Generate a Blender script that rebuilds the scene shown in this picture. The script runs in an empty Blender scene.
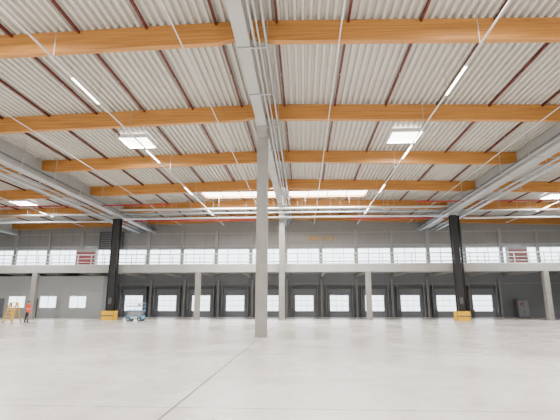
import bpy, math, random, bmesh
from mathutils import Vector
random.seed(4)
scene=bpy.context.scene
COL=scene.collection
# ------------------------------------------------------------ materials
def nmat(name,color,rough=0.6,metal=0.0,noise=0.0,nscale=5.0,bump=0.0,stretch=None,color2=None,emit=None,estr=0.0,spec=0.5):
    m=bpy.data.materials.new(name); m.use_nodes=True
    nt=m.node_tree; b=nt.nodes["Principled BSDF"]
    b.inputs["Base Color"].default_value=(*color,1); b.inputs["Roughness"].default_value=rough
    b.inputs["Metallic"].default_value=metal
    b.inputs["Specular IOR Level"].default_value=spec
    if noise>0 or color2:
        tc=nt.nodes.new("ShaderNodeTexCoord"); mp=nt.nodes.new("ShaderNodeMapping")
        if stretch: mp.inputs["Scale"].default_value=stretch
        nz=nt.nodes.new("ShaderNodeTexNoise"); nz.inputs["Scale"].default_value=nscale; nz.inputs["Detail"].default_value=6
        cr=nt.nodes.new("ShaderNodeValToRGB")
        c2=color2 if color2 else tuple(max(0,c*(1-noise)) for c in color)
        cr.color_ramp.elements[0].position=0.3; cr.color_ramp.elements[1].position=0.7
        cr.color_ramp.elements[0].color=(*c2,1); cr.color_ramp.elements[1].color=(*color,1)
        nt.links.new(tc.outputs["Object"],mp.inputs["Vector"]); nt.links.new(mp.outputs[0],nz.inputs["Vector"])
        nt.links.new(nz.outputs["Fac"],cr.inputs["Fac"]); nt.links.new(cr.outputs["Color"],b.inputs["Base Color"])
        if bump>0:
            bp=nt.nodes.new("ShaderNodeBump"); bp.inputs["Strength"].default_value=bump; bp.inputs["Distance"].default_value=0.02
            nt.links.new(nz.outputs["Fac"],bp.inputs["Height"]); nt.links.new(bp.outputs[0],b.inputs["Normal"])
    if emit:
        b.inputs["Emission Color"].default_value=(*emit,1); b.inputs["Emission Strength"].default_value=estr
    return m
M={}
M['concrete']=nmat('concrete',(0.30,0.29,0.27),0.8,noise=0.2,nscale=1.5,bump=0.2)
M['concrete_light']=nmat('concrete_light',(0.43,0.43,0.415),0.8,noise=0.12,nscale=1.0)
M['wood']=nmat('glulam_wood',(0.56,0.255,0.055),0.5,nscale=2.0,stretch=(0.25,6,9),color2=(0.34,0.135,0.026))
M['deck']=nmat('deck_metal',(0.58,0.555,0.505),0.5,noise=0.1,nscale=0.3)
M['red']=nmat('dark_red_paint',(0.105,0.012,0.012),0.5,noise=0.2)
M['redb']=nmat('sprinkler_red',(0.36,0.02,0.02),0.4,noise=0.1)
M['galv']=nmat('galvanised',(0.46,0.47,0.48),0.4,metal=0.4,noise=0.1)
M['white']=nmat('white_paint',(0.7,0.7,0.68),0.5,noise=0.04)
M['black']=nmat('black_clad',(0.012,0.012,0.014),0.5,noise=0.3)
M['dark']=nmat('dark_panel',(0.10,0.105,0.115),0.6,noise=0.15,nscale=0.6)
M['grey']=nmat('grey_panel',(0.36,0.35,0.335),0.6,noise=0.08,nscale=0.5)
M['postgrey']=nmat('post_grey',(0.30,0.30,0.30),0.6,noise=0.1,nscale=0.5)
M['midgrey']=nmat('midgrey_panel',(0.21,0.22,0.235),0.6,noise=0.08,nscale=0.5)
M['pale']=nmat('pale_panel',(0.50,0.52,0.53),0.6,noise=0.06,nscale=0.5)
M['yellow']=nmat('safety_yellow',(0.92,0.50,0.0),0.45,noise=0.08)
M['blue']=nmat('lift_blue',(0.10,0.30,0.50),0.45,noise=0.1)
M['rubber']=nmat('rubber',(0.03,0.03,0.03),0.8,noise=0.2)
M['ladder']=nmat('ladder_yellow',(0.80,0.48,0.04),0.6,noise=0.15,nscale=6)
M['glow']=nmat('window_daylight',(0.8,0.85,0.9),0.2,noise=0.02,emit=(0.80,0.91,1.0),estr=5.0)
M['glowd']=nmat('door_daylight',(0.8,0.85,0.9),0.2,noise=0.02,emit=(0.88,0.95,1.0),estr=3.8)
M['sky']=nmat('skylight_diffuser',(0.9,0.9,0.9),0.3,noise=0.02,emit=(1.0,0.99,0.96),estr=9)
M['tube']=nmat('lamp_tube',(0.9,0.9,0.9),0.3,noise=0.02,emit=(1.0,0.95,0.86),estr=16)
M['pink']=nmat('red_door',(0.50,0.13,0.15),0.5,noise=0.1)
M['pinkpale']=nmat('pale_red_door',(0.52,0.26,0.27),0.5,noise=0.1)
M['green']=nmat('exit_green',(0.02,0.4,0.12),0.5,noise=0.05,emit=(0.05,0.8,0.25),estr=0.8)
M['orange']=nmat('hivis_orange',(0.95,0.08,0.03),0.7,noise=0.12,nscale=9)
M['trouser']=nmat('dark_trousers',(0.03,0.035,0.05),0.8,noise=0.2,nscale=9)
M['skin']=nmat('skin',(0.62,0.36,0.26),0.5,noise=0.08,nscale=20)
M['hair']=nmat('hair',(0.05,0.03,0.02),0.7,noise=0.2,nscale=30)
M['reflect']=nmat('reflective_tape',(0.75,0.76,0.72),0.3,noise=0.05)
# floor
def floor_mat():
    m=bpy.data.materials.new('floor_concrete'); m.use_nodes=True; nt=m.node_tree; b=nt.nodes["Principled BSDF"]
    N=nt.nodes.new; L=nt.links.new
    tc=N("ShaderNodeTexCoord")
    n1=N("ShaderNodeTexNoise"); n1.inputs["Scale"].default_value=0.25; n1.inputs["Detail"].default_value=9; n1.inputs["Roughness"].default_value=0.66; n1.inputs["Distortion"].default_value=0.6
    n2=N("ShaderNodeTexNoise"); n2.inputs["Scale"].default_value=2.2; n2.inputs["Detail"].default_value=9; n2.inputs["Roughness"].default_value=0.7
    L(tc.outputs["Object"],n1.inputs["Vector"]); L(tc.outputs["Object"],n2.inputs["Vector"])
    c1=N("ShaderNodeValToRGB"); c1.color_ramp.elements[0].position=0.34; c1.color_ramp.elements[1].position=0.66
    c1.color_ramp.elements[0].color=(0.67,0.63,0.58,1); c1.color_ramp.elements[1].color=(0.84,0.81,0.77,1)
    L(n1.outputs["Fac"],c1.inputs["Fac"])
    c2=N("ShaderNodeValToRGB"); c2.color_ramp.elements[0].position=0.33; c2.color_ramp.elements[1].position=0.6
    c2.color_ramp.elements[0].color=(0.87,0.865,0.86,1); c2.color_ramp.elements[1].color=(1,1,1,1)
    L(n2.outputs["Fac"],c2.inputs["Fac"])
    mx=N("ShaderNodeMix"); mx.data_type='RGBA'; mx.blend_type='MULTIPLY'; mx.inputs[0].default_value=1
    L(c1.outputs[0],mx.inputs[6]); L(c2.outputs[0],mx.inputs[7]); L(mx.outputs[2],b.inputs["Base Color"])
    r=N("ShaderNodeMapRange"); r.inputs["From Min"].default_value=0.35; r.inputs["From Max"].default_value=0.65; r.inputs["To Min"].default_value=0.20; r.inputs["To Max"].default_value=0.32
    b.inputs["Specular IOR Level"].default_value=0.5
    L(n1.outputs["Fac"],r.inputs["Value"]); L(r.outputs[0],b.inputs["Roughness"])
    return m
M['floor']=floor_mat()
M['joint']=nmat('joint_filler',(0.22,0.19,0.16),0.8,noise=0.2)
# ------------------------------------------------------------ builder
class B:
    def __init__(s): s.v=[];s.f=[];s.m=[];s.mats=[];s.sm=[]
    def mi(s,k):
        if k not in s.mats: s.mats.append(k)
        return s.mats.index(k)
    def hexa(s,p,k):
        n=len(s.v); s.v+=[tuple(q) for q in p]; i=s.mi(k)
        for f in ((0,3,2,1),(4,5,6,7),(0,1,5,4),(1,2,6,5),(2,3,7,6),(3,0,4,7)):
            s.f.append([n+a for a in f]); s.m.append(i); s.sm.append(False)
    def box(s,x0,x1,y0,y1,z0,z1,k):
        s.hexa([(x0,y0,z0),(x1,y0,z0),(x1,y1,z0),(x0,y1,z0),(x0,y0,z1),(x1,y0,z1),(x1,y1,z1),(x0,y1,z1)],k)
    def cyl(s,a,b,r,k,n=10,r2=None):
        a=Vector(a);b=Vector(b);d=(b-a).normalized(); u=d.orthogonal().normalized(); w=d.cross(u)
        if r2 is None:r2=r
        st=len(s.v);i=s.mi(k)
        for t in range(n):
            c=math.cos(2*math.pi*t/n);q=math.sin(2*math.pi*t/n)
            s.v.append(tuple(a+(u*c+w*q)*r)); s.v.append(tuple(b+(u*c+w*q)*r2))
        for t in range(n):
            e=(t+1)%n
            s.f.append([st+2*t,st+2*e,st+2*e+1,st+2*t+1]); s.m.append(i); s.sm.append(True)
        s.f.append([st+2*t for t in reversed(range(n))]); s.m.append(i); s.sm.append(False)
        s.f.append([st+2*t+1 for t in range(n)]); s.m.append(i); s.sm.append(False)
    def beam(s,a,b,w,h,k):
        a=Vector(a);b=Vector(b);d=(b-a).normalized()
        up=Vector((0,0,1)) if abs(d.z)<0.95 else Vector((0,1,0))
        u=d.cross(up).normalized()*w/2; v=u.normalized().cross(d)*h/2
        s.hexa([a-u-v,a+u-v,a+u+v,a-u+v,b-u-v,b+u-v,b+u+v,b-u+v],k)
    def obj(s,name,parent=None,bevel=0):
        me=bpy.data.meshes.new(name); me.from_pydata(s.v,[],s.f)
        for k in s.mats: me.materials.append(M[k])
        for p,i,q in zip(me.polygons,s.m,s.sm): p.material_index=i; p.use_smooth=q
        me.update()
        o=bpy.data.objects.new(name,me); COL.objects.link(o)
        if parent: o.parent=parent
        if bevel:
            bm=o.modifiers.new('bev','BEVEL'); bm.width=bevel; bm.segments=2; bm.limit_method='ANGLE'
        return o
CX=-2.05; GX=8.4
XL,XR=-44.05,39.95
Y0,Y1=-12.0,50.5
SL=0.028
def gx(k): return CX+GX*k
def roofz(x): return 12.1-SL*abs(x-CX)
BH=0.86
beamsY=[-7,0,7,14.1,21,28,35,42,48.9]
# ------------------------------------------------------------ shell
b=B(); b.box(XL,XR,Y0,Y1+0.4,-0.3,0,'floor'); b.obj('floor')
b=B()
for k in range(-5,6):
    x=gx(k)
    if XL<x<XR:
        w=0.018 if k==0 else 0.008
        b.box(x-w,x+w,Y0,Y1,0,0.002,'joint')
for y in (-7,0,7,14,21,28,35,42):
    b.box(XL,XR,y-0.005,y+0.005,0,0.002,'joint')
b.obj('trim_floor_joints')
v=[];f=[]
pitch=0.30; x=XL; prof=[]
while x<XR:
    prof+= [(x,0),(x+0.11,0),(x+0.14,0.16),(x+0.27,0.16)]
    x+=pitch
for (px,dz) in prof:
    z=roofz(px)+dz
    v.append((px,Y0,z)); v.append((px,Y1+0.4,z))
for i in range(len(prof)-1): f.append((2*i,2*i+1,2*i+3,2*i+2))
me=bpy.data.meshes.new('ceiling'); me.from_pydata(v,[],f); me.materials.append(M['deck'])
o=bpy.data.objects.new('ceiling',me); COL.objects.link(o)
for nm,x0,x1 in (('wall_left',XL-0.3,XL),('wall_right',XR,XR+0.3)):
    b=B(); b.box(x0,x1,Y0,Y1+0.4,0,12.2,'pale'); b.obj(nm)
b=B()
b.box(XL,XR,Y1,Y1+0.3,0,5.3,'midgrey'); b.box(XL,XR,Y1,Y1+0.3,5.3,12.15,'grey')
x=XL
while x<XR:
    b.box(x-0.015,x+0.015,Y1-0.02,Y1,5.3,11.2,'postgrey'); x+=1.4
for z in (8.35,9.9): b.box(XL,XR,Y1-0.05,Y1,z,z+0.07,'pale')
b.obj('wall_back')
b=B()
for k in range(-5,6):
    x=gx(k)
    if XL<x<XR: b.box(x-0.18,x+0.18,Y1-0.35,Y1-0.06,5.3,10.2,'concrete_light')
    x+=GX/2
    if XL<x<XR: b.box(x-0.1,x+0.1,Y1-0.28,Y1-0.06,5.3,10.2,'concrete_light')
b.obj('trim_wall_posts')
n=1
for k in range(-5,5):
    for h in (0,1):
        x0=gx(k)+0.2+h*GX/2; x1=x0+GX/2-0.4
        if x0<XL or x1>XR: continue
        b=B(); z0,z1=5.65,7.95; y=Y1-0.1
        b.box(x0,x1,y,y+0.04,z0,z1,'glow')
        for i in range(4):
            xx=x0+(x1-x0)*i/3; b.box(xx-0.03,xx+0.03,y-0.06,y,z0-0.05,z1+0.05,'pale')
        for z in (z0,z0+0.75,z1): b.box(x0-0.05,x1+0.05,y-0.05,y,z-0.025,z+0.025,'pale')
        b.obj('window_%d'%n); n+=1
DX=[0.12+4.07*j for j in range(-5,6)]
n=1
for x in DX:
    b=B(); y=Y1-0.02
    b.box(x-1.65,x-1.4,y-0.45,y,0,3.5,'dark'); b.box(x+1.4,x+1.65,y-0.45,y,0,3.5,'dark'); b.box(x-1.65,x+1.65,y-0.45,y,3.2,3.5,'dark')
    for i in range(6):
        b.box(x-1.4,x+1.4,y-0.12,y-0.02,0.535*i,0.535*i+0.52,'midgrey')
    for i in range(3):
        z=0.70+0.60*i
        for j in range(3):
            xx=x-1.05+0.71*j
            b.box(xx,xx+0.67,y-0.15,y-0.12,z,z+0.55,'glowd')
    for e in (-1.52,1.52): b.beam((x+e,y-0.5,0),(x+e,y-0.5,3.9),0.07,0.07,'postgrey')
    b.box(x-1.5,x-1.2,y-0.75,y-0.5,0,0.9,'dark')
    b.obj('door_%d'%n); n+=1
b=B()
for x in DX:
    b.box(x+2.035-0.12,x+2.035+0.12,Y1-0.3,Y1-0.01,0,4.3,'postgrey')
b.box(DX[0]-2,XR-0.02,Y1-0.06,Y1-0.01,3.75,3.87,'postgrey')
b.obj('trim_dock_posts')
# ------------------------------------------------------------ mezzanine
b=B()
b.box(XL,XR,41.75,Y1-0.36,5.0,5.3,'concrete_light'); b.box(XL,XR,41.7,42.2,4.6,5.3,'concrete_light')
for k in range(-10,11):
    x=CX+4.2*k
    if XL<x<XR: b.box(x-0.15,x+0.15,42.2,Y1-0.36,4.6,5.0,'concrete')
b.obj('mezzanine_floor')
b=B(); y=41.85
x=XL+0.1
while x<XR:
    b.box(x-0.035,x+0.035,y-0.03,y+0.03,5.3,6.4,'white'); x+=1.4
for z in (5.65,6.0,6.4): b.cyl((XL,y,z),(XR,y,z),0.03 if z<6.3 else 0.05,'white',8)
b.box(XL,XR,y-0.02,y+0.02,5.3,5.42,'white')
b.obj('mezzanine_railing')
# ------------------------------------------------------------ columns
GB=10.65
def gbz(k): return GB-(SL-0.004)*abs(k)*8.4
def concrete_column(x,y,w,h,corbel=True):
    b=B(); b.box(x-w/2,x+w/2,y-w/2,y+w/2,0,h,'concrete')
    b.box(x-w/2-0.04,x+w/2+0.04,y-w/2-0.04,y+w/2+0.04,0,0.04,'concrete')
    if corbel:
        p=w/2
        b.hexa([(x-p,y-p,h-0.5),(x+p,y-p,h-0.5),(x+p,y+p,h-0.5),(x-p,y+p,h-0.5),(x-p,y-p-0.35,h),(x+p,y-p-0.35,h),(x+p,y+p+0.35,h),(x-p,y+p+0.35,h)],'concrete')
    b.obj('concrete_column',bevel=0.02)
for k in (-4,-2,0,2,4):
    for y in (0,21): concrete_column(gx(k),y,0.55,gbz(k))
concrete_column(gx(0),41.4,0.55,GB)
for k in (-4,4): concrete_column(gx(k),41.4,0.55,gbz(k))
for k in (-5,-3,-1,1,3): concrete_column(gx(k)+0.001,41.95,0.5,4.6,False)
for k in (-2,2):
    x=gx(k); y=41.3; h=gbz(k); b=B()
    b.box(x-0.30,x+0.30,y-0.3,y+0.3,0,h,'black')
    for i,ox in enumerate((-0.40,0.40,0.50)):
        b.cyl((x+ox,y-0.2,0.9),(x+ox,y-0.2,h-0.3),0.055,'black',8)
    z=1.6
    while z<h-0.5:
        b.box(x-0.46,x+0.58,y-0.33,y-0.28,z,z+0.06,'black'); z+=1.5
    b.box(x-0.45,x+0.45,y-0.4,y+0.4,h-0.25,h,'galv')
    b.box(x-0.15,x+0.15,y-0.37,y-0.3,1.5,2.1,'dark')
    b.obj('clad_column')
    g=B(); gw=0.52
    for sx in (-1,1):
        g.box(x+sx*gw-0.07,x+sx*gw+0.07,y-0.65,y+0.5,0.0,0.85,'yellow')
    g.box(x-gw-0.07,x+gw+0.07,y-0.68,y-0.54,0.0,0.85,'yellow'); g.box(x-gw-0.07,x+gw+0.07,y+0.36,y+0.5,0.0,0.85,'yellow')
    g.box(x-gw-0.09,x+gw+0.09,y-0.70,y-0.68,0.36,0.46,'dark')
    g.obj('column_guard',bevel=0.03)
# ------------------------------------------------------------ girders along Y
for k in (-4,-2,0,2,4):
    x=gx(k); zb=gbz(k); zt=roofz(x)-0.02; b=B()
    b.box(x-0.16,x+0.16,Y0,Y1-0.4,zb+0.25,zt,'concrete_light')
    fw=0.25 if k==0 else 0.32
    b.box(x-fw,x+fw,Y0,Y1-0.4,zb,zb+0.28,'concrete_light')
    b.obj('concrete_girder',bevel=0.02)
for k in (-2,0,2):
    x=gx(k); zb=gbz(k); b=B()
    L=[(0.42,0.05,0.05,'galv'),(0.58,0.15,0.035,'galv'),(0.8,0.3,0.045,'galv')] if k==0 else \
      [(0.62,-0.15,0.09,'galv'),(-0.62,-0.1,0.09,'galv'),(1.0,0.1,0.05,'dark'),(-1.1,0.1,0.05,'dark'),(-1.45,-0.3,0.045,'galv')]
    for ox,oz,r,mt in L: b.cyl((x+ox,Y0,zb+oz),(x+ox,Y1-0.4,zb+oz),r,mt,8)
    y=Y0+1
    while y<Y1-1:
        w=0.85 if k==0 else 1.5
        b.box(x-(0.25 if k==0 else w),x+w,y-0.025,y+0.025,zb-(0.06 if k==0 else 0.40),zb-(0.02 if k==0 else 0.37),'galv')
        for sx in ((-1,1) if k else (1,)): b.box(x+sx*w-0.015,x+sx*w+0.015,y-0.015,y+0.015,zb-(0.4 if k else 0.06),roofz(x+sx*w)-0.02,'galv')
        y+=3.5
    if k:
        for sx in (-1,1):
            b.box(x+sx*0.95-0.16,x+sx*0.95+0.16,Y0,Y1-1,zb-0.37,zb-0.35,'galv')
            for e in (-0.16,0.16): b.box(x+sx*0.95+e-0.01,x+sx*0.95+e+0.01,Y0,Y1-1,zb-0.37,zb-0.28,'galv')
    b.obj('girder_pipe_run')
# ------------------------------------------------------------ glulam beams
edges=[XL,gx(-4),gx(-2),gx(0),gx(2),gx(4),XR]
for y in beamsY:
    for i in range(6):
        a=edges[i]+(0.18 if i else 0); c=edges[i+1]-(0.18 if i<5 else 0)
        b=B(); w=0.13
        za,zc=roofz(a),roofz(c)
        t=0.9; m0=a+t; m1=c-t; zm0,zm1=roofz(m0),roofz(m1)
        b.hexa([(m0,y-w,zm0-BH),(m1,y-w,zm1-BH),(m1,y+w,zm1-BH),(m0,y+w,zm0-BH),(m0,y-w,zm0),(m1,y-w,zm1),(m1,y+w,zm1),(m0,y+w,zm0)],'wood')
        b.hexa([(a,y-w,za-BH+0.18),(m0,y-w,zm0-BH),(m0,y+w,zm0-BH),(a,y+w,za-BH+0.18),(a,y-w,za),(m0,y-w,zm0),(m0,y+w,zm0),(a,y+w,za)],'wood')
        b.hexa([(m1,y-w,zm1-BH),(c,y-w,zc-BH+0.18),(c,y+w,zc-BH+0.18),(m1,y+w,zm1-BH),(m1,y-w,zm1),(c,y-w,zc),(c,y+w,zc),(m1,y+w,zm1)],'wood')
        b.obj('glulam_beam')
xs=[]
x=-0.87
while x<XR: xs.append(x); x+=2.68
x=-3.2
while x>XL: xs.append(x); x-=2.68
SKY=[(gx(j),y) for j in (-3,-1,1,3) for y in (-4,3.3,10.6,24.8,38.6) if not (y==38.6 and j in (-1,1))]  # rows before the first visible beam: unseen skylights added to brighten the floor
RECT=[(x,y,1.75,1.75) for x,y in SKY]+[(-5.9,38.5,7.0,2.2),(2.4,38.5,7.2,2.2)]
for i,y in enumerate(beamsY):
    y1=beamsY[i+1] if i+1<len(beamsY) else Y1
    b=B()
    for x in xs:
        if any(abs(x-gx(k))<0.4 for k in (-4,-2,2,4)): continue
        z=roofz(x)
        segs=[(y+0.13,y1-0.13)]
        for rx,ry,rw,rh in RECT:   # purlins stop at skylight curbs
            if abs(x-rx)<rw/2+0.16 and y<ry<y1: segs=[(y+0.13,ry-rh/2-0.12),(ry+rh/2+0.12,y1-0.13)]
        for s0,s1 in segs:
            b.box(x-0.042,x+0.042,s0,s1,z-0.13,z-0.02,'red')
            b.cyl((x,(s0+s1)/2,z-0.22),(x,(s0+s1)/2,z-0.12),0.02,'galv',6)
    b.obj('sprinkler_branch_pipes')
# ------------------------------------------------------------ lamp trunking lines
TZ=10.44
for x in (-26.0,-9.15,6.3,23.0):
    b=B(); b.box(x-0.025,x+0.025,Y0,48,TZ,TZ+0.06,'white')
    y=Y0+1
    while y<48:
        b.box(x-0.008,x+0.008,y-0.008,y+0.008,TZ+0.05,roofz(x)-0.02,'galv'); y+=3.5
    y=-9.8
    while y<46:
        b.box(x-0.06,x+0.06,y,y+2.3,TZ-0.03,TZ+0.02,'white'); b.box(x-0.05,x+0.05,y+0.03,y+2.27,TZ-0.045,TZ-0.03,'tube')
        y+=8.2
    b.obj('linear_light_fixture')
for x,z in ((-4.2,10.55),(1.36,10.55),(-14.2,10.5),(12.0,10.5)):
    b=B(); b.cyl((x,Y0,z),(x,48,z),0.022,'white',8)
    y=Y0+1
    while y<48:
        b.cyl((x,y,z),(x,y,roofz(x)-0.02),0.008,'galv',6); y+=7
    b.obj('conduit_run')
# ------------------------------------------------------------ skylights
def skylight(x,y,sx,sy,frame='white',power=0):
    z=roofz(x)-0.03-SL*sx/2; b=B(); t=0.10
    b.box(x-sx/2,x+sx/2,y-sy/2,y+sy/2,z-0.06,z-0.02,'sky')
    b.box(x-sx/2-t,x+sx/2+t,y-sy/2-t,y-sy/2,z-0.22,z,frame); b.box(x-sx/2-t,x+sx/2+t,y+sy/2,y+sy/2+t,z-0.22,z,frame)
    b.box(x-sx/2-t,x-sx/2,y-sy/2,y+sy/2,z-0.22,z,frame); b.box(x+sx/2,x+sx/2+t,y-sy/2,y+sy/2,z-0.22,z,frame)
    nn=max(1,int(sx/1.7))
    for i in range(1,nn):
        xx=x-sx/2+sx*i/nn; b.box(xx-0.04,xx+0.04,y-sy/2,y+sy/2,z-0.14,z-0.06,frame)
    b.obj('skylight')
    if power:
        l=bpy.data.lights.new('skylight_daylight','AREA'); l.shape='RECTANGLE'; l.size=sx*0.95; l.size_y=sy*0.95; l.energy=power; l.color=(1,0.97,0.925)
        lo=bpy.data.objects.new('skylight_daylight',l); lo.location=(x,y,z-0.08); COL.objects.link(lo)
for x,y in SKY: skylight(x,y,1.75,1.75,power=1450)
skylight(-5.9,38.5,7.0,2.2,'wood',2300); skylight(2.4,38.5,7.2,2.2,'wood',2300)
# ------------------------------------------------------------ cross services near the mezzanine
b=B()
for y,z,r,mt,x0,x1 in ((40.4,10.3,0.08,'galv',XL+0.1,XR-0.1),(39.4,10.5,0.10,'white',-18,14),(43.5,10.2,0.08,'redb',-40,-4),(43.5,10.2,0.08,'redb',5,38),(36.5,10.3,0.06,'redb',-36,-12),(36.5,10.3,0.06,'redb',10,36)):
    b.cyl((x0,y,z),(x1,y,z),r,mt,8)
    x=x0+1.5
    while x<x1:
        b.cyl((x,y,z),(x,y,roofz(x)-0.03),0.012,'galv',6); x+=4.2
b.obj('service_pipes')
b=B()
for (x0,x1,y,z) in ((-40,-19.6,40.8,9.6),(15.6,38,40.8,9.6),(-17.5,13.5,40.8,9.85)):
    b.box(x0,x1,y-0.2,y+0.2,z,z+0.02,'galv'); b.box(x0,x1,y-0.21,y-0.19,z,z+0.1,'galv'); b.box(x0,x1,y+0.19,y+0.21,z,z+0.1,'galv')
    x=x0+0.7
    while x<x1:
        for e in (-0.2,0.2): b.cyl((x,y+e,z),(x,y+e,roofz(x)-0.03),0.012,'galv',6)
        x+=2.8
b.obj('cable_tray')
# ------------------------------------------------------------ mezzanine room doors, sign
for x,w,mt in ((-26.2,2.2,'pink'),(24.6,1.9,'pinkpale')):
    b=B(); y=49.4
    b.box(x-w/2-0.12,x+w/2+0.12,y,Y1-0.4,5.3,7.9,'pale'); b.box(x-w/2,x+w/2,y-0.06,y,5.35,7.6,mt)
    for i in range(1,5): b.box(x-w/2,x+w/2,y-0.08,y-0.06,5.35+i*0.45,5.38+i*0.45,mt)
    b.obj('red_roller_door')
b=B(); b.box(-24.9,-22.0,Y1-0.65,Y1-0.4,8.0,10.2,'dark')
for i in range(7): b.box(-24.7,-22.2,Y1-0.69,Y1-0.65,8.2+i*0.28,8.3+i*0.28,'midgrey')
b.box(-24.95,-21.95,Y1-0.5,Y1-0.02,10.2,10.3,'galv'); b.obj('ventilation_louvre')
tx=bpy.data.curves.new('yellow_wall_sign','FONT'); tx.body='KRAN 3,2 t'; tx.size=0.7; tx.extrude=0.03; tx.align_x='CENTER'; tx.materials.append(M['yellow'])
to=bpy.data.objects.new('yellow_wall_sign',tx); to.location=(2.3,Y1-0.12,9.0); to.rotation_euler=(math.radians(90),0,0); COL.objects.link(to)
# ------------------------------------------------------------ office block on left below mezzanine
b=B()
b.box(XL+0.05,-22.3,46.5,46.7,0,4.55,'pale'); b.box(-22.5,-22.3,46.7,Y1-0.36,0,4.55,'pale')
for x in (-36,-32,-28.4,-25):
    b.box(x-1.0,x+1.0,46.42,46.5,1.0,2.4,'white'); b.box(x-0.9,x-0.04,46.40,46.42,1.1,2.3,'glowd'); b.box(x+0.04,x+0.9,46.40,46.42,1.1,2.3,'glowd')
b.box(-34.6,-33.5,46.42,46.5,0,2.1,'midgrey'); b.box(-30.6,-29.6,46.42,46.5,0,2.1,'dark')
b.box(-24,-22.3,46.45,46.5,2.9,3.0,'galv')
b.obj('site_office')
b=B(); b.box(-30.4,-29.8,46.3,46.42,2.3,2.55,'green'); b.box(-30.35,-29.85,46.28,46.3,2.4,2.45,'white'); b.obj('exit_sign')
b=B(); b.box(23.6,24.8,48.8,49.5,0,2.0,'dark'); b.box(23.65,24.18,48.77,48.8,0.1,1.9,'midgrey'); b.box(24.22,24.75,48.77,48.8,0.1,1.9,'midgrey'); b.box(24.12,24.16,48.74,48.77,0.9,1.1,'galv'); b.box(23.8,24.05,48.75,48.77,1.4,1.6,'redb')
b.obj('electrical_cabinet')
# ------------------------------------------------------------ yellow step ladder
b=B(); px,py=-23.85,34.3; H=1.62
for sx_ in (-1,1):
    b.beam((px+sx_*0.40,py-0.55,0.0),(px+sx_*0.26,py-0.05,H),0.08,0.11,'ladder')
    b.beam((px+sx_*0.40,py+0.55,0.0),(px+sx_*0.26,py+0.05,H),0.07,0.08,'ladder')
    b.box(px+sx_*0.40-0.05,px+sx_*0.40+0.05,py-0.62,py-0.5,0,0.05,'rubber'); b.box(px+sx_*0.40-0.05,px+sx_*0.40+0.05,py+0.5,py+0.62,0,0.05,'rubber')
for i in range(1,6):
    t=i/6; xx=0.40-0.14*t; yy=-0.55+0.5*t; z=H*t
    b.box(px-xx,px+xx,py+yy-0.09,py+yy+0.09,z-0.04,z+0.04,'ladder')
    if i%2==0: b.box(px-xx,px+xx,py-yy-0.02,py-yy+0.02,z-0.02,z+0.02,'ladder')
b.box(px-0.3,px+0.3,py-0.15,py+0.15,H-0.03,H+0.03,'ladder')
b.obj('step_ladder')
# ------------------------------------------------------------ scissor lift
b=B(); sx,sy=-15.0,38.0; W=0.72
b.box(sx-W,sx+W,sy-0.4,sy+0.4,0.2,0.5,'blue')
for ex in (-0.5,0.5):
    for ey in (-0.4,0.4):
        b.cyl((sx+ex,sy+ey-0.06,0.18),(sx+ex,sy+ey+0.06,0.18),0.18,'rubber',18); b.cyl((sx+ex,sy+ey-0.07,0.18),(sx+ex,sy+ey+0.07,0.18),0.09,'galv',12)
for i in range(3):
    z=0.52+i*0.12
    for ey in (-0.3,0.3):
        b.beam((sx-0.62,sy+ey,z),(sx+0.62,sy+ey,z+0.12),0.05,0.05,'galv'); b.beam((sx-0.62,sy+ey*0.85,z+0.12),(sx+0.62,sy+ey*0.85,z),0.05,0.05,'galv')
b.box(sx-W,sx+W,sy-0.4,sy+0.4,0.88,0.96,'blue')
for ex in (-0.7,0,0.7):
    for ey in (-0.38,0.38): b.cyl((sx+ex,sy+ey,0.96),(sx+ex,sy+ey,1.6),0.022,'blue',8)
for z in (1.3,1.6):
    for ey in (-0.38,0.38): b.cyl((sx-0.7,sy+ey,z),(sx+0.7,sy+ey,z),0.022,'blue',8)
    for ex in (-0.7,0.7): b.cyl((sx+ex,sy-0.38,z),(sx+ex,sy+0.38,z),0.022,'blue',8)
b.box(sx+0.35,sx+0.6,sy-0.46,sy-0.38,1.25,1.55,'white'); b.box(sx-0.3,sx+0.3,sy-0.42,sy-0.40,0.26,0.42,'white')
b.obj('scissor_lift')
# ------------------------------------------------------------ person (back view, hi-vis jacket)
def skin_mesh(name,verts,edges,radii,sub=2):
    me=bpy.data.meshes.new(name); me.from_pydata(verts,edges,[]); o=bpy.data.objects.new(name,me); COL.objects.link(o)
    sk=o.modifiers.new('s','SKIN')
    if not me.skin_vertices: me.skin_vertices.new()
    for i,r in enumerate(radii):
        r=r if isinstance(r,tuple) else (r,r); me.skin_vertices[0].data[i].radius=r
    me.skin_vertices[0].data[0].use_root=True
    ss=o.modifiers.new('d','SUBSURF'); ss.levels=sub; ss.render_levels=sub
    bpy.context.view_layer.update()
    dg=bpy.context.evaluated_depsgraph_get(); ev=o.evaluated_get(dg); m2=bpy.data.meshes.new_from_object(ev)
    o.modifiers.clear(); o.data=m2
    for p in m2.polygons: p.use_smooth=True
    return o
P=bpy.data.objects.new('construction_worker',None); COL.objects.link(P)
V=[(0,0,0.95),(0,0,1.1),(0,0,1.28),(0,0,1.42),(0,-0.005,1.50),(0,-0.02,1.57),
 (-0.10,0,0.88),(-0.12,-0.05,0.50),(-0.13,0.03,0.10),(-0.13,-0.12,0.045),
 (0.10,0,0.88),(0.12,0.04,0.50),(0.12,0.13,0.10),(0.12,-0.02,0.045),
 (-0.19,0,1.41),(-0.26,0.03,1.13),(-0.25,-0.09,0.90),(-0.245,-0.12,0.83),
 (0.19,0,1.41),(0.27,0.02,1.13),(0.26,-0.10,0.90),(0.255,-0.13,0.83)]
E=[(0,1),(1,2),(2,3),(3,4),(4,5),(0,6),(6,7),(7,8),(8,9),(0,10),(10,11),(11,12),(12,13),(3,14),(14,15),(15,16),(16,17),(3,18),(18,19),(19,20),(20,21)]
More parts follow.
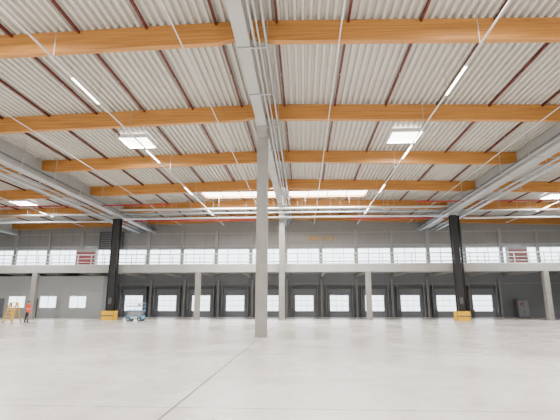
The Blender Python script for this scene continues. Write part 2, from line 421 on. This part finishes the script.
R=[(0.17,0.13),(0.17,0.13),(0.20,0.14),(0.15,0.11),0.06,0.055,0.11,0.08,0.055,0.045,0.11,0.08,0.055,0.045,0.085,0.065,0.048,0.03,0.085,0.065,0.048,0.03]
body=skin_mesh('body',V,E,R,2); body.parent=P
for k in ('trouser','orange','reflect','skin','rubber'): body.data.materials.append(M[k])
for p in body.data.polygons:
    c=p.center; z=c.z; arm=abs(c.x)>0.185 and z<1.4
    if z<0.13: i=4
    elif arm and z<0.9: i=3
    elif z>1.50: i=3
    elif z<0.86: i=0
    elif 1.08<z<1.12: i=2
    else: i=1
    p.material_index=i
me=bpy.data.meshes.new('head'); bm=bmesh.new(); bmesh.ops.create_uvsphere(bm,u_segments=24,v_segments=16,radius=0.115)
for vv in bm.verts:
    c=vv.co
    c.x*=0.72; c.y*=0.88
    if c.z<0: c.x*=1+0.9*c.z*2; c.y*=1+c.z*1.2
    if c.y<-0.07 and abs(c.x)<0.02 and -0.05<c.z<0.01: c.y-=0.022
for f_ in bm.faces: f_.smooth=True
bm.to_mesh(me); bm.free(); me.materials.append(M['skin']); me.materials.append(M['hair'])
for p in me.polygons:
    c=p.center
    if c.z>0.045 or (c.y>0.02 and c.z>-0.05): p.material_index=1
ho=bpy.data.objects.new('head',me); ho.location=(0,-0.02,1.665); COL.objects.link(ho); ho.parent=P
for sx_ in (-1,1):
    for nm,loc,sc,mt in (('ear',(sx_*0.084,-0.01,1.66),(0.012,0.02,0.032),'skin'),('eye',(sx_*0.032,-0.115,1.67),(0.012,0.008,0.007),'hair')):
        m3=bpy.data.meshes.new(nm); bm=bmesh.new(); bmesh.ops.create_uvsphere(bm,u_segments=10,v_segments=8,radius=1); bm.to_mesh(m3); bm.free(); m3.materials.append(M[mt])
        q=bpy.data.objects.new(nm,m3); q.location=loc; q.scale=sc; COL.objects.link(q); q.parent=P
mb=B(); mb.box(-0.025,0.025,-0.112,-0.10,1.602,1.61,'redb'); mb.obj('mouth',P)
for s_,hx,hy in ((-1,-0.245,-0.125),(1,0.255,-0.135)):
    vs=[(hx,hy,0.85),(hx,hy-0.015,0.80),(hx,hy-0.02,0.765)]; es=[(0,1),(1,2)]; rs=[(0.022,0.03),(0.018,0.04),(0.014,0.038)]
    h=skin_mesh('palm',vs,es,rs,1); h.data.materials.append(M['skin']); h.parent=P
    for i,ln in enumerate((0.062,0.072,0.068,0.052)):
        fy=hy-0.05+i*0.021
        q=skin_mesh('finger_%d'%(i+1),[(hx,fy,0.775),(hx-s_*0.004,fy,0.775-ln*0.5),(hx-s_*0.02,fy,0.775-ln)],[(0,1),(1,2)],[0.009,0.0085,0.007],1)
        q.data.materials.append(M['skin']); q.parent=P
    q=skin_mesh('thumb',[(hx,hy-0.035,0.82),(hx-s_*0.01,hy-0.062,0.79),(hx-s_*0.02,hy-0.07,0.762)],[(0,1),(1,2)],[0.011,0.010,0.008],1)
    q.data.materials.append(M['skin']); q.parent=P
P.location=(-22.65,34.4,0.0); P.rotation_euler=(0,0,math.radians(150))
# ------------------------------------------------------------ light
w=bpy.data.worlds.new('World'); scene.world=w; w.use_nodes=True
nt=w.node_tree; bg=nt.nodes['Background']
bg.inputs[0].default_value=(0.98,0.975,0.98,1); bg.inputs[1].default_value=2.1
# ------------------------------------------------------------ camera
cd=bpy.data.cameras.new('cam'); cd.lens=27; cd.sensor_width=36; cd.clip_end=300
co=bpy.data.objects.new('camera',cd); co.location=(0,0,1.6); co.rotation_euler=(math.radians(90+12.48),0,math.radians(3.1)); COL.objects.link(co)
scene.camera=co
